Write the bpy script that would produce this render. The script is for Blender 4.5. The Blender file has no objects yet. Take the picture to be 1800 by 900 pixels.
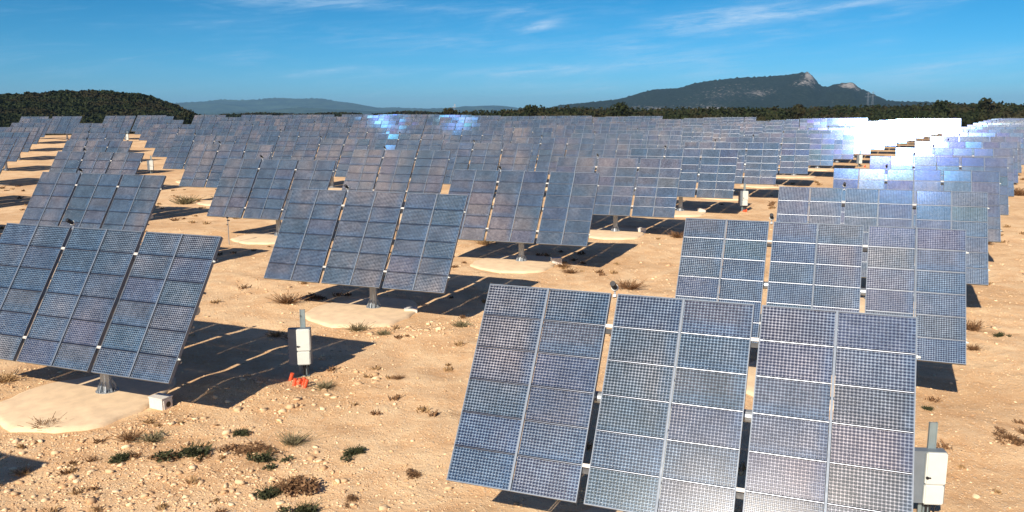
import bpy, bmesh, math, random
import numpy as np
from mathutils import Matrix, Vector, noise
random.seed(7); RNG = np.random.default_rng(7)
SC = bpy.context.scene
COL = SC.collection
R = math.radians

# ------------------------------------------------------------------ camera
F_PX, PITCH, ROLL, CAM_H = 1448.05, R(9.873), R(0.2053), 12.556
cd = bpy.data.cameras.new('camera'); cam = bpy.data.objects.new('camera', cd); COL.objects.link(cam)
cd.sensor_width = 36; cd.lens = F_PX / 1800 * 36; cd.clip_start = 0.2; cd.clip_end = 60000
fw = Vector((0, math.cos(PITCH), -math.sin(PITCH))); up0 = Vector((0, math.sin(PITCH), math.cos(PITCH))); rt0 = Vector((1, 0, 0))
cr, sr = math.cos(ROLL), math.sin(ROLL)
rt = rt0 * cr - up0 * sr; up = rt0 * sr + up0 * cr
cam.matrix_world = Matrix(((rt.x, up.x, -fw.x, 0), (rt.y, up.y, -fw.y, 0), (rt.z, up.z, -fw.z, CAM_H), (0, 0, 0, 1)))
SC.camera = cam
SC.view_settings.view_transform = 'Standard'; SC.view_settings.look = 'None'
SC.view_settings.exposure = 0.3; SC.view_settings.gamma = 1.0
SC.cycles.max_bounces = 6; SC.cycles.volume_bounces = 0; SC.cycles.transparent_max_bounces = 8
SC.cycles.sample_clamp_indirect = 4

# ------------------------------------------------------------------ sun and sky
SUN_AZ, SUN_EL = 3.59435, 0.598472          # azimuth clockwise from +Y
sun_dir = Vector((math.sin(SUN_AZ) * math.cos(SUN_EL), math.cos(SUN_AZ) * math.cos(SUN_EL), math.sin(SUN_EL)))
sd = bpy.data.lights.new('sun', 'SUN'); sd.energy = 5.0; sd.angle = R(0.5); sd.color = (1.0, 0.90, 0.76)
sun = bpy.data.objects.new('sun', sd); COL.objects.link(sun)
sun.rotation_euler = sun_dir.to_track_quat('Z', 'Y').to_euler()


class NT:
    """tiny helper for node trees"""
    def __init__(s, tree): s.t = tree; s.n = tree.nodes; s.l = tree.links
    def node(s, typ, **kw):
        nd = s.n.new(typ)
        ins = kw.pop('ins', {})
        for k, v in kw.items(): setattr(nd, k, v)
        for k, v in ins.items(): s.put(nd.inputs[k], v)
        return nd
    def put(s, sock, v):
        if isinstance(v, bpy.types.NodeSocket): s.l.new(v, sock)
        elif isinstance(v, bpy.types.Node): s.l.new(v.outputs[0], sock)
        else:
            if hasattr(sock.default_value, '__len__') and not hasattr(v, '__len__'): v = [v] * len(sock.default_value)
            if hasattr(v, '__len__') and len(sock.default_value) == 4 and len(v) == 3: v = (*v, 1)
            sock.default_value = v
    def math(s, op, a, b=0.0, c=0.0, clamp=False):
        nd = s.node('ShaderNodeMath', operation=op, use_clamp=clamp)
        s.put(nd.inputs[0], a); s.put(nd.inputs[1], b); s.put(nd.inputs[2], c); return nd.outputs[0]
    def vmath(s, op, a, b=(0, 0, 0), scale=None):
        nd = s.node('ShaderNodeVectorMath', operation=op)
        s.put(nd.inputs[0], a); s.put(nd.inputs[1], b)
        if scale is not None: s.put(nd.inputs['Scale'], scale)
        return nd.outputs['Value'] if op in ('LENGTH', 'DOT_PRODUCT', 'DISTANCE') else nd.outputs[0]
    def mix(s, f, a, b, blend='MIX'):
        nd = s.node('ShaderNodeMix', data_type='RGBA', blend_type=blend)
        s.put(nd.inputs[0], f); s.put(nd.inputs[6], a); s.put(nd.inputs[7], b); return nd.outputs[2]
    def ramp(s, f, lo, hi, a=0.0, b=1.0, smooth=True):
        nd = s.node('ShaderNodeMapRange', interpolation_type='SMOOTHSTEP' if smooth else 'LINEAR')
        for i, v in enumerate((f, lo, hi, a, b)): s.put(nd.inputs[i], v)
        return nd.outputs[0]
    def noise(s, vec, scale, detail=3, rough=.5, dist=0.0, col=False):
        nd = s.node('ShaderNodeTexNoise', ins={'Scale': scale, 'Detail': detail, 'Roughness': rough, 'Distortion': dist})
        if vec is not None: s.put(nd.inputs['Vector'], vec)
        return nd.outputs['Color' if col else 'Fac']


world = bpy.data.worlds.new('World'); SC.world = world; world.use_nodes = True
w = NT(world.node_tree); w.n.clear()
sky = w.node('ShaderNodeTexSky', sky_type='NISHITA', sun_disc=False, sun_elevation=SUN_EL, sun_rotation=SUN_AZ,
             altitude=200, air_density=.555, dust_density=.61, ozone_density=5.88)
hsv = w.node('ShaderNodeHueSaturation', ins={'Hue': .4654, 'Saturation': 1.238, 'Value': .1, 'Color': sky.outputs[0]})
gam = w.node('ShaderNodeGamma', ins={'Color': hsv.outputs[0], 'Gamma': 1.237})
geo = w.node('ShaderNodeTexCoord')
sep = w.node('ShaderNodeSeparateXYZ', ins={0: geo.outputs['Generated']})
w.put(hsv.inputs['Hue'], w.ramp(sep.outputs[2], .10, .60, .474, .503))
az = w.math('ARCTAN2', sep.outputs[0], sep.outputs[1])      # radians, 0 = straight ahead
el = w.math('ARCSINE', sep.outputs[2])
ctex = w.node('ShaderNodeCombineXYZ', ins={0: w.math('MULTIPLY', az, 3.0), 1: w.math('ADD', w.math('MULTIPLY', el, 26.0), w.math('MULTIPLY', az, -2.2)), 2: 0.3})
wisp = w.noise(ctex.outputs[0], 1.7, 7, .62, .7)
fine = w.noise(ctex.outputs[0], 6.5, 6, .7, .5)
veil = w.math('MULTIPLY', w.ramp(wisp, .46, .8), w.ramp(fine, .3, .75))
def streak(a0, e0, la, le, slope, amt):
    """one cirrus streak: centre azimuth / elevation in radians, half lengths, tilt"""
    da = w.math('SUBTRACT', az, a0); de = w.math('SUBTRACT', w.math('SUBTRACT', el, e0), w.math('MULTIPLY', da, slope))
    q = w.math('ADD', w.math('POWER', w.math('ABSOLUTE', w.math('DIVIDE', da, la)), 2.0), w.math('POWER', w.math('ABSOLUTE', w.math('DIVIDE', de, le)), 2.0))
    return w.math('MULTIPLY', w.math('EXPONENT', w.math('MULTIPLY', q, -1.0)), amt)
mask = None
for a in ((.245, .107, .075, .011, .10, .75), (.40, .118, .16, .005, .13, .55), (.035, .100, .022, .005, .25, .8),
          (.04, .050, .10, .006, .04, .7), (.20, .058, .12, .016, -.22, .35), (-.22, .047, .035, .0035, .12, .5),
          (.46, .040, .10, .012, .2, .35), (-.12, .083, .2, .012, -.05, .3), (-.25, .125, .25, .006, -.03, .4), (.33,.085,.12,.02,.1,.12)):
    m_ = streak(*a); mask = m_ if mask is None else w.math('ADD', mask, m_)
mask = w.math('MULTIPLY', mask, w.ramp(w.math('ADD', w.math('MULTIPLY', wisp, .5), w.math('MULTIPLY', fine, .6)), .38, .72))
cl = w.math('ADD', mask, w.math('MULTIPLY', veil, .36), clamp=True)
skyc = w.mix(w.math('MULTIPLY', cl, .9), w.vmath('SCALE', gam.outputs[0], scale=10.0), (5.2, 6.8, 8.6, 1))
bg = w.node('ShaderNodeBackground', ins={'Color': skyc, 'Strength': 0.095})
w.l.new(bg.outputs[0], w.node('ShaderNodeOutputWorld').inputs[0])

# ------------------------------------------------------------------ materials
def new_mat(name):
    m = bpy.data.materials.new(name); m.use_nodes = True
    t = NT(m.node_tree); t.n.clear(); t.out = t.node('ShaderNodeOutputMaterial'); return m, t
def principled(t, **kw):
    b = t.node('ShaderNodeBsdfPrincipled', ins={k.replace('_', ' '): v for k, v in kw.items()}); return b
def simple(name, col, rough=.6, metal=0.0, var=.12, scale=6.0, bump=0.0):
    m, t = new_mat(name)
    tc = t.node('ShaderNodeTexCoord').outputs['Object']
    n = t.noise(tc, scale, 5, .6)
    oi = t.node('ShaderNodeObjectInfo').outputs['Random']
    f = t.math('ADD', t.ramp(n, .2, .8, 1 - var, 1 + var), t.math('MULTIPLY', oi, var * .5))
    c = t.vmath('SCALE', col, scale=f)
    b = principled(t, Base_Color=c, Roughness=t.ramp(n, .2, .8, max(rough - .08, .02), rough + .08), Metallic=metal)
    if bump:
        bn = t.node('ShaderNodeBump', ins={'Height': n, 'Distance': bump, 'Strength': .6}); t.put(b.inputs['Normal'], bn)
    t.put(t.out.inputs[0], b); return m

M_STEEL = simple('galvanised_steel', (.36, .39, .42), .45, .6, .18, 9)
M_ALU = simple('aluminium_frame', (.155, .19, .24), .48, .12, .08, 4)
M_RAIL, t_ = new_mat('polished_rail')
t_.put(t_.out.inputs[0], t_.node('ShaderNodeBsdfGlossy', distribution='BECKMANN', ins={'Color': (.20, .22, .26, 1), 'Roughness': .30}))
M_BACK = simple('dark_back_plate', (.055, .06, .07), .6, .2, .2, 3)
M_EDGE = simple('module_side', (.23, .20, .19), .45, .4, .15, 3)
M_CONC = simple('pad_concrete', (.84, .62, .39), .9, 0, .13, 1.6, .02)
M_WHITE = simple('white_enamel', (.66, .68, .63), .4, 0, .04, 3)
M_GREYB = simple('grey_enamel', (.17, .20, .23), .5, .1, .08, 3)
M_TEAL = simple('grey_green_channel', (.25, .31, .32), .5, .3, .08, 3)
M_BLACK = simple('black_plastic', (.015, .015, .018), .5, 0, .1, 5)
M_ORANGE = simple('orange_plastic', (.78, .10, .03), .5, 0, .1, 8)
M_BOX = simple('pale_cast_concrete', (.70, .66, .60), .85, 0, .08, 7, .004)


def lens_material():
    m, t = new_mat('fresnel_lens_glass')
    uv = t.node('ShaderNodeUVMap', uv_map='UVMap').outputs[0]
    idn = t.node('ShaderNodeUVMap', uv_map='cell_id').outputs[0]
    oi = t.node('ShaderNodeObjectInfo')
    seed = t.node('ShaderNodeCombineXYZ', ins={2: oi.outputs['Random']}).outputs[0]
    wn = t.node('ShaderNodeTexWhiteNoise', noise_dimensions='3D', ins={'Vector': t.vmath('ADD', t.vmath('SCALE', idn, scale=17.3), seed)})
    rnd = wn.outputs['Value']; rcol = wn.outputs['Color']
    pos = t.node('ShaderNodeNewGeometry').outputs['Position']
    # lens cells: 20 x 11 squares in a module, a moulded rib round each
    g = t.vmath('MULTIPLY', uv, (20, 11, 0)); fr = t.vmath('FRACTION', g)
    sp = t.node('ShaderNodeSeparateXYZ', ins={0: fr})
    dx = t.math('ABSOLUTE', t.math('SUBTRACT', sp.outputs[0], .5)); dy = t.math('ABSOLUTE', t.math('SUBTRACT', sp.outputs[1], .5))
    rx = t.ramp(dx, .24, .35); ry = t.ramp(dy, .22, .34)
    rib = t.math('MAXIMUM', t.math('MULTIPLY', rx, .74), ry); cross = t.math('MULTIPLY', rx, ry)
    big = t.noise(pos, .16, 2, .5); mid = t.noise(t.vmath('MULTIPLY', pos, (1, 1, 1.6)), .8, 3, .55)
    tone = t.ramp(t.math('ADD', t.math('ADD', t.math('MULTIPLY', big, .9), t.math('MULTIPLY', mid, .28)), t.math('MULTIPLY', rnd, .15)), .54, .96)
    ribc = t.mix(tone, (.056, .086, .122, 1), (.165, .145, .145, 1))
    celc = t.mix(tone, (.004, .009, .020, 1), (.009, .009, .013, 1))
    c = t.mix(rib, celc, ribc)
    c = t.mix(t.math('MULTIPLY', cross, .48), c, t.mix(tone, (.26, .37, .48, 1), (.66, .60, .58, 1)))  # rib crossings painted pale to stand for sun glints
    # lens reflections painted as fixed pane tints: a few bluer, a few pinker
    c = t.mix(t.math('MULTIPLY', t.ramp(rnd, .86, .93), .35), c, (.025, .045, .095, 1))
    c = t.mix(t.math('MULTIPLY', t.ramp(rnd, .14, .08), .30), c, (.11, .085, .09, 1))
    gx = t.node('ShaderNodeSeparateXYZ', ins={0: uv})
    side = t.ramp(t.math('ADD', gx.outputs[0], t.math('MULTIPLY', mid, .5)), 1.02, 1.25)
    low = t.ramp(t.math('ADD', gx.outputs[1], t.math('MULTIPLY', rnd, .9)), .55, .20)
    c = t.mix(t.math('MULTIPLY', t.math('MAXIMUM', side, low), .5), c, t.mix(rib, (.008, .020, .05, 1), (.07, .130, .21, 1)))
    smear = t.noise(t.vmath('MULTIPLY', pos, (1.6, 1.6, .35)), .9, 2, .5)
    c = t.vmath('SCALE', c, scale=t.ramp(smear, .25, .75, .82, 1.18))
    cw = t.node('ShaderNodeTexWhiteNoise', noise_dimensions='3D', ins={'Vector': t.vmath('ADD', t.vmath('FLOOR', g), t.vmath('SCALE', rcol, scale=91.0))}).outputs['Value']
    c = t.vmath('SCALE', c, scale=t.ramp(cw, 0, 1, .74, 1.30, False))
    h = t.math('SUBTRACT', rib, t.math('MULTIPLY', cross, .3))
    bump = t.node('ShaderNodeBump', ins={'Height': h, 'Distance': .012, 'Strength': .6}).outputs[0]
    base = principled(t, Base_Color=c, Roughness=.20, IOR=1.45, Specular_IOR_Level=.40, Normal=bump)
    # groove facets of the lens: each set of prisms throws the sun its own way, the colours apart
    jit = t.vmath('SCALE', t.vmath('SUBTRACT', rcol, (.5, .5, .5)), scale=.009)
    pt = t.noise(pos, 9.0, 2, .5, col=True)
    jit = t.vmath('ADD', jit, t.vmath('SCALE', t.vmath('SUBTRACT', pt, (.5, .5, .5)), scale=.02))
    def lobe(tx, ty, col, rough, dist='BECKMANN'):
        v = t.vmath('ADD', (tx, ty, 1.0), jit)
        if dist == 'BECKMANN': col = t.vmath('MULTIPLY', t.vmath('ADD', t.vmath('SCALE', rcol, scale=.7), (.65, .65, .65)), col)
        vt = t.node('ShaderNodeVectorTransform', vector_type='NORMAL', convert_from='OBJECT', convert_to='WORLD', ins={0: v}).outputs[0]
        return t.node('ShaderNodeBsdfGlossy', distribution=dist, ins={'Color': col, 'Roughness': rough, 'Normal': t.vmath('NORMALIZE', vt)}).outputs[0]
    acc = base.outputs[0]
    for args in ((-.075, -.302, (.020, .009, .008), .122), (-.072, -.294, (.008, .018, .010), .122), (-.068, -.288, (.007, .011, .030), .140),
                 (-.072, -.20, t.mix(rib, (.0004, .0006, .0009, 1), (.0036, .0046, .0060, 1)), .36, 'GGX'), (.255, -.258, (.00003, .00009, .00024), .085), (.209, -.267, (.00003, .00009, .00024), .085), (-.070, -.285, (.0005, .0012, .0034), .19)):
        ad = t.node('ShaderNodeAddShader'); t.l.new(acc, ad.inputs[0]); t.l.new(lobe(*args), ad.inputs[1]); acc = ad.outputs[0]
    t.l.new(acc, t.out.inputs[0]); return m
M_LENS = lens_material()


def ground_material():
    m, t = new_mat('sandy_limestone_ground')
    pos = t.node('ShaderNodeNewGeometry').outputs['Position']
    n1 = t.noise(pos, .09, 5, .6, .4); n2 = t.noise(pos, .7, 6, .65, .3); n3 = t.noise(pos, 6.0, 6, .7)
    c = t.mix(t.ramp(n2, .3, .7), (.76, .45, .225, 1), (.93, .655, .38, 1))
    c = t.mix(t.math('MULTIPLY', t.ramp(n1, .46, .62), .45), c, (.56, .29, .12, 1))
    patch = t.noise(t.vmath('MULTIPLY', pos, (.6, 1.6, 1)), .45, 6, .7, .6)
    c = t.mix(t.math('MULTIPLY', t.ramp(patch, .56, .69), .5), c, (.36, .19, .085, 1))
    c = t.mix(t.math('MULTIPLY', t.ramp(n3, .35, .75), .45), c, (.88, .66, .40, 1))
    v = t.node('ShaderNodeTexVoronoi', ins={'Scale': 9.0, 'Vector': pos, 'Randomness': 1.0})
    peb = t.node('ShaderNodeTexVoronoi', ins={'Scale': 22.0, 'Vector': pos})
    sv = t.node('ShaderNodeSeparateColor', ins={0: v.outputs['Color']}).outputs[0]
    pb = t.math('MULTIPLY', t.ramp(v.outputs['Distance'], .42, .25), t.ramp(sv, .62, .8))
    c = t.mix(t.math('MULTIPLY', pb, .55), c, (.82, .68, .50, 1))
    dk = t.math('MULTIPLY', t.ramp(peb.outputs['Distance'], .3, .15), t.ramp(t.node('ShaderNodeSeparateColor', ins={0: peb.outputs['Color']}).outputs[1], .78, .92))
    c = t.mix(t.math('MULTIPLY', dk, .7), c, (.16, .085, .04, 1))
    sp = t.noise(pos, 11.0, 4, .75)
    c = t.mix(t.math('MULTIPLY', t.ramp(sp, .60, .70), .55), c, (.30, .165, .075, 1))
    # far scrub beyond the field
    ln = t.vmath('LENGTH', pos)
    c = t.mix(t.ramp(ln, 380, 520), c, t.mix(t.ramp(t.noise(pos, .03, 5, .6), .35, .6), (.05, .06, .025, 1), (.17, .12, .06, 1)))
    hh = t.math('ADD', t.math('ADD', t.math('MULTIPLY', n2, .35), t.math('MULTIPLY', n3, .12)), t.math('MULTIPLY', pb, .06))
    hh = t.math('ADD', hh, t.math('MULTIPLY', t.noise(pos, 22.0, 4, .65), .07))
    bp = t.node('ShaderNodeBump', ins={'Height': hh, 'Distance': .55, 'Strength': .75}).outputs[0]
    b = principled(t, Base_Color=c, Roughness=.95, Specular_IOR_Level=.15, Normal=bp)
    t.put(t.out.inputs[0], b); return m
M_GROUND = ground_material()

def island_mat(name, a, b_, rough=.9, spec=.2, c3=None, trans=0.0):
    m, t = new_mat(name)
    g = t.node('ShaderNodeNewGeometry')
    r = g.outputs['Random Per Island']
    c = t.mix(r, (*a, 1), (*b_, 1))
    if c3: c = t.mix(t.ramp(t.noise(g.outputs['Position'], c3[1], 3, .5), .45, .6), c, (*c3[0], 1))
    b = principled(t, Base_Color=c, Roughness=rough, Specular_IOR_Level=spec)
    t.put(t.out.inputs[0], b); return m
M_STONE = island_mat('pale_limestone', (.92, .70, .44), (.58, .36, .19))
M_GREEN = island_mat('green_scrub_leaf', (.032, .040, .018), (.088, .088, .040))
M_GREYG = island_mat('grey_green_twig', (.13, .12, .06), (.27, .22, .13))
M_BROWN = island_mat('dry_brown_twig', (.13, .065, .03), (.28, .16, .08))
M_STRAW = island_mat('dry_straw', (.42, .27, .13), (.25, .15, .07))
M_OAK = island_mat('holm_oak_leaf', (.010, .017, .006), (.032, .040, .013), c3=((.034, .030, .012), .06))
M_BARK = simple('bark', (.09, .065, .045), .9, 0, .2, 4)

def mountain_material(name, veg, rock, s, cover):
    m, t = new_mat(name)
    g = t.node('ShaderNodeNewGeometry'); pos = g.outputs['Position']
    at = t.node('ShaderNodeAttribute', attribute_name='rock').outputs['Fac']
    n = t.noise(pos, s, 8, .72, .5); n2 = t.noise(t.vmath('MULTIPLY', pos, (1, 1, 4.5)), s * 1.5, 6, .72, .3)
    k = t.ramp(t.math('ADD', t.math('ADD', t.math('MULTIPLY', n, 1.7), t.math('MULTIPLY', n2, 1.7)), t.math('MULTIPLY', at, .66)), cover, cover + .035)
    vg = t.mix(t.ramp(n2, .42, .62), [v * .7 for v in veg], [v * 2.0 for v in veg])  # scrub tone varies; its dark patches also stand in for crease shade
    c = t.mix(k, vg, t.mix(n2, rock, [v * .6 for v in rock]))
    bp = t.node('ShaderNodeBump', ins={'Height': n, 'Distance': 30, 'Strength': .5}).outputs[0]
    t.put(t.out.inputs[0], principled(t, Base_Color=c, Roughness=.95, Specular_IOR_Level=.1, Normal=bp)); return m
M_MOUNT = mountain_material('scrub_and_limestone', (.016, .024, .018), (.50, .46, .42), .045, 2.10)
M_FAR = mountain_material('far_forest', (.030, .045, .025), (.14, .13, .11), .002, 2.6)

# ------------------------------------------------------------------ mesh helpers
class MB:
    def __init__(s): s.v = []; s.f = []; s.m = []; s.mi = 0
    def add(s, vs, fs, mi=None):
        o = len(s.v); s.v += [tuple(p) for p in vs]; s.f += [tuple(o + i for i in f) for f in fs]
        s.m += [s.mi if mi is None else mi] * len(fs)
    def box(s, c, d, R3=None, mi=None, taper=1.0):
        hx, hy, hz = d[0] / 2, d[1] / 2, d[2] / 2
        vs = []
        for z in (-1, 1):
            k = taper if z > 0 else 1
            for x, y in ((-1, -1), (1, -1), (1, 1), (-1, 1)): vs.append(Vector((x * hx * k, y * hy * k, z * hz)))
        if R3 is not None: vs = [R3 @ q for q in vs]
        vs = [q + Vector(c) for q in vs]
        s.add(vs, [(0, 3, 2, 1), (4, 5, 6, 7), (0, 1, 5, 4), (1, 2, 6, 5), (2, 3, 7, 6), (3, 0, 4, 7)], mi)
    def tube(s, a, b, r, r2=None, n=10, mi=None, cap=True):
        a = Vector(a); b = Vector(b); r2 = r if r2 is None else r2
        d = (b - a).normalized(); x = d.orthogonal().normalized(); y = d.cross(x)
        vs = []
        for p, q in ((a, r), (b, r2)):
            for i in range(n):
                t = 2 * math.pi * i / n; vs.append(p + (x * math.cos(t) + y * math.sin(t)) * q)
        fs = [(i, (i + 1) % n, n + (i + 1) % n, n + i) for i in range(n)]
        if cap: fs += [tuple(range(n - 1, -1, -1)), tuple(range(n, 2 * n))]
        s.add(vs, fs, mi)
    def lathe(s, prof, c=(0, 0, 0), n=20, mi=None):
        vs = []; c = Vector(c)
        for r, z in prof:
            for i in range(n):
                t = 2 * math.pi * i / n; vs.append(c + Vector((r * math.cos(t), r * math.sin(t), z)))
        fs = []
        for k in range(len(prof) - 1):
            for i in range(n): fs.append((k * n + i, k * n + (i + 1) % n, (k + 1) * n + (i + 1) % n, (k + 1) * n + i))
        fs.append(tuple(range((len(prof) - 1) * n, len(prof) * n)))
        s.add(vs, fs, mi)
    def mesh(s, name, mats, smooth=False):
        me = bpy.data.meshes.new(name); me.from_pydata(s.v, [], s.f)
        for m in (mats if isinstance(mats, (list, tuple)) else [mats]): me.materials.append(m)
        if any(s.m): me.polygons.foreach_set('material_index', s.m)
        if smooth: me.polygons.foreach_set('use_smooth', [True] * len(me.polygons))
        me.update(); return me

def link(name, me, parent=None, M=None, kind=None):
    o = bpy.data.objects.new(name, me); COL.objects.link(o)
    if parent is not None: o.parent = parent
    if M is not None: o.matrix_local = M
    if kind: o['kind'] = kind
    return o
def tag(o, label, cat, group=None):
    o['label'] = label; o['category'] = cat
    if group: o['group'] = group
    return o
def empty(name, loc, rz=0.0):
    o = bpy.data.objects.new(name, None); COL.objects.link(o); o.location = loc; o.rotation_euler = (0, 0, rz); o.empty_display_size = .3; return o
def copy_tree(o, parent=None):
    c = o.copy(); COL.objects.link(c)
    if parent is not None: c.parent = parent
    for ch in KIDS(o): copy_tree(ch, c)
    return c
def KIDS(o): return [c for c in o.children]
def np_mesh(name, V, Fq, mat, k=4):
    """mesh from numpy vertex and face arrays (all faces with k corners)"""
    me = bpy.data.meshes.new(name); nv, nf = len(V), len(Fq)
    me.vertices.add(nv); me.vertices.foreach_set('co', V.astype(np.float32).ravel())
    me.loops.add(nf * k); me.loops.foreach_set('vertex_index', Fq.astype(np.int32).ravel())
    me.polygons.add(nf); me.polygons.foreach_set('loop_start', np.arange(nf, dtype=np.int32) * k)
    me.materials.append(mat); me.update(calc_edges=True); me.validate(); return me

# ------------------------------------------------------------------ terrain
TC = [-0.0533045, -1.4064482, 2.3153293, -0.1960052, 1.6723913, -0.7761380, 0.5287458, -0.0372903, -0.7295192, 0.2433041]
def tz(x, y):
    """height of the gently rolling plateau"""
    d = math.hypot(x, y); x0, y0, d0 = x, y, d
    if d > 290: x, y = x * 290 / d, y * 290 / d; d = 290
    y = max(y, 8.0); x = max(-250, min(250, x)); X, Y = x / 100, y / 100
    B = (1, X, Y, X * X, X * Y, Y * Y, X ** 3, X * X * Y, X * Y * Y, Y ** 3)
    z = sum(a * b for a, b in zip(TC, B))
    if d > 100:
        t = min(1, max(0, (x / y * 1448 + 140) / 120)); cap = 6.15 - (.00345 + .0026 * t) * d
        k = .4; s_ = max(-20, min(20, (z - cap) / k)); z2 = z - k * math.log(1 + math.exp(s_))
        b = min(1, (d - 100) / 30); z = z * (1 - b) + z2 * b
    if d0 > 300:
        b = min(1, (d0 - 300) / 250); b = b * b * (3 - 2 * b); z = z * (1 - b) + 1.5 * b
    return z

# ------------------------------------------------------------------ tracker positions (two-way grid with its own drift)
Q = [4.5853883, 22.0383712, 9.0017441, 14.3004334, -21.8456361, 11.7532784, 2.4102914, -3.3525690, -4.4293351, 2.5203489, 20.9740397, -10.6682850]
def grid(j, i):
    return (Q[0] + i * Q[2] + j * Q[4] + .01 * (Q[6] * i * i + Q[7] * i * j + Q[8] * j * j),
            Q[1] + i * Q[3] + j * Q[5] + .01 * (Q[9] * i * i + Q[10] * i * j + Q[11] * j * j))
P_H, OFF, PW, GAP, PH = 3.8875, 1.0491, 3.8321, .2067, 6.0
N_AZ, N_EL = 3.517316, 0.577642
pn = Vector((math.sin(N_AZ) * math.cos(N_EL), math.cos(N_AZ) * math.cos(N_EL), math.sin(N_EL)))
pr = Vector((0, 0, 1)).cross(pn).normalized(); pu = pn.cross(pr)
R_PANEL = Matrix((pr, pu, pn)).transposed()       # columns: right, up the slope, normal
spots = []
for j in range(0, 17):
    for i in range(-2, 32):
        x, y = grid(j, i)
        d = math.hypot(x, y)
        u_ = 900 + 1448 * x / max(y, 1)
        if y < 5 or d > (410 if u_ > 1450 and j < 2 else 360 if u_ > 1380 and j < 3 else 300): continue
        if (j, i) in ((2, 0), (3, 1), (1, -1), (4, 2)): pass
        elif y < 12 or u_ < -130 or u_ > 1960: continue
        if i == j - 1 and j >= 8: continue         # the track between the two blocks stays open at its far end
        if (j, i) in ((0, -1),): continue
        spots.append((j, i, x, y))
for k, (x, y) in enumerate(((-133.5, 250), (-117.5, 250), (-150, 262))): spots.append((20, k, x, y))
spots.sort(key=lambda s: math.hypot(s[2], s[3]))
base_xy = np.array([(s[2], s[3]) for s in spots])
NEAR = base_xy[:24]

def relief(x, y):
    """small real bumps of the dirt: damped on the pads"""
    if y > 130 or y < 10: k = .3
    else: k = 1.0
    d2 = np.min(np.hypot(NEAR[:, 0] - .5 - x, NEAR[:, 1] - .9 - y))
    damp = min(1, max(0, (d2 - 3.3) / 2.0)) if d2 < 5.5 else 1
    h = .16 * noise.noise(Vector((x * .22, y * .22, 1))) + .07 * noise.noise(Vector((x * .8, y * .8, 5))) + .03 * noise.noise(Vector((x * 2.3, y * 2.3, 9)))
    h += .38 * math.exp(-((x + 11.8) / 2.6) ** 2 - ((y - 34.0) / 1.5) ** 2) + .2 * math.exp(-((x + 14.5) / 2.5) ** 2 - ((y - 30.2) / 1.2) ** 2)
    return h * k * damp
def gz(x, y): return tz(x, y) + relief(x, y)

def axis(lo, hi, f0, f1, step, far, grow):
    a = list(np.arange(f0, f1, step)); s = step; x = f1
    while x < hi: a.append(x); s = min(s * grow, far); x += s
    a.append(hi); s = step; x = f0 - step
    while x > lo: a.insert(0, x); s = min(s * grow, far); x -= s
    a.insert(0, lo); return np.array(a)
GX = axis(-22000, 22000, -32, 36, .33, 4000, 1.07); GY = axis(-6000, 24000, 17, 75, .33, 4000, 1.06)
nx, ny = len(GX), len(GY)
V = np.zeros((ny, nx, 3)); V[..., 0] = GX[None]; V[..., 1] = GY[:, None]
for a in range(ny):
    for b in range(nx): V[a, b, 2] = gz(GX[b], GY[a])
idx = np.arange(nx * ny).reshape(ny, nx)
Fq = np.stack([idx[:-1, :-1], idx[:-1, 1:], idx[1:, 1:], idx[1:, :-1]], -1).reshape(-1, 4)
me = np_mesh('ground', V.reshape(-1, 3), Fq, M_GROUND); me.polygons.foreach_set('use_smooth', [True] * len(me.polygons))
ground = link('ground', me, kind='structure')
ground['label'] = 'sandy orange-beige limestone ground strewn with gravel'

# ------------------------------------------------------------------ tracker parts
MW, MH, RP = 1.84, .935, PH / 6
def module_mesh(cols, rows, name, two_mats=True):
    """fresnel lens modules; face 0 of each is the lens with its UV"""
    vs, fs, uvs, ids, mi = [], [], [], [], []
    for cx, cy in [(c_, r_) for r_ in rows for c_ in cols]:
        o = len(vs); x, y, t_ = MW / 2, MH / 2, .13
        vs += [(cx - x, cy - y, 0), (cx + x, cy - y, 0), (cx + x, cy + y, 0), (cx - x, cy + y, 0),
               (cx - x * .99, cy - y * .98, -t_), (cx + x * .99, cy - y * .98, -t_), (cx + x * .99, cy + y * .98, -t_), (cx - x * .99, cy + y * .98, -t_)]
        ff = [(0, 1, 2, 3), (7, 6, 5, 4), (4, 5, 1, 0), (5, 6, 2, 1), (6, 7, 3, 2), (7, 4, 0, 3)]
        idv = (random.random(), random.random()) if len(cols) * len(rows) > 1 else (.5, .5)
        for k, f in enumerate(ff):
            fs.append(tuple(o + q for q in f)); mi.append(0 if k == 0 else 1)
            uvs += [(0, 0), (1, 0), (1, 1), (0, 1)]; ids += [idv] * 4
    me = bpy.data.meshes.new(name); me.from_pydata(vs, [], fs)
    me.materials.append(M_LENS); me.materials.append(M_EDGE); me.polygons.foreach_set('material_index', mi)
    for nm, dat in (('UVMap', uvs), ('cell_id', ids)):
        l = me.uv_layers.new(name=nm); l.data.foreach_set('uv', np.array(dat, dtype=np.float32).ravel())
    me.update(); return me
COLS = (-(PW / 4 + .009), PW / 4 + .009); ROWS = [(k - 2.5) * RP for k in range(6)]
ME_MODULE = module_mesh((0,), (0,), 'lens_module')
ME_FIELDS = [module_mesh(COLS, ROWS, 'lens_modules') for _ in range(6)]

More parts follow.
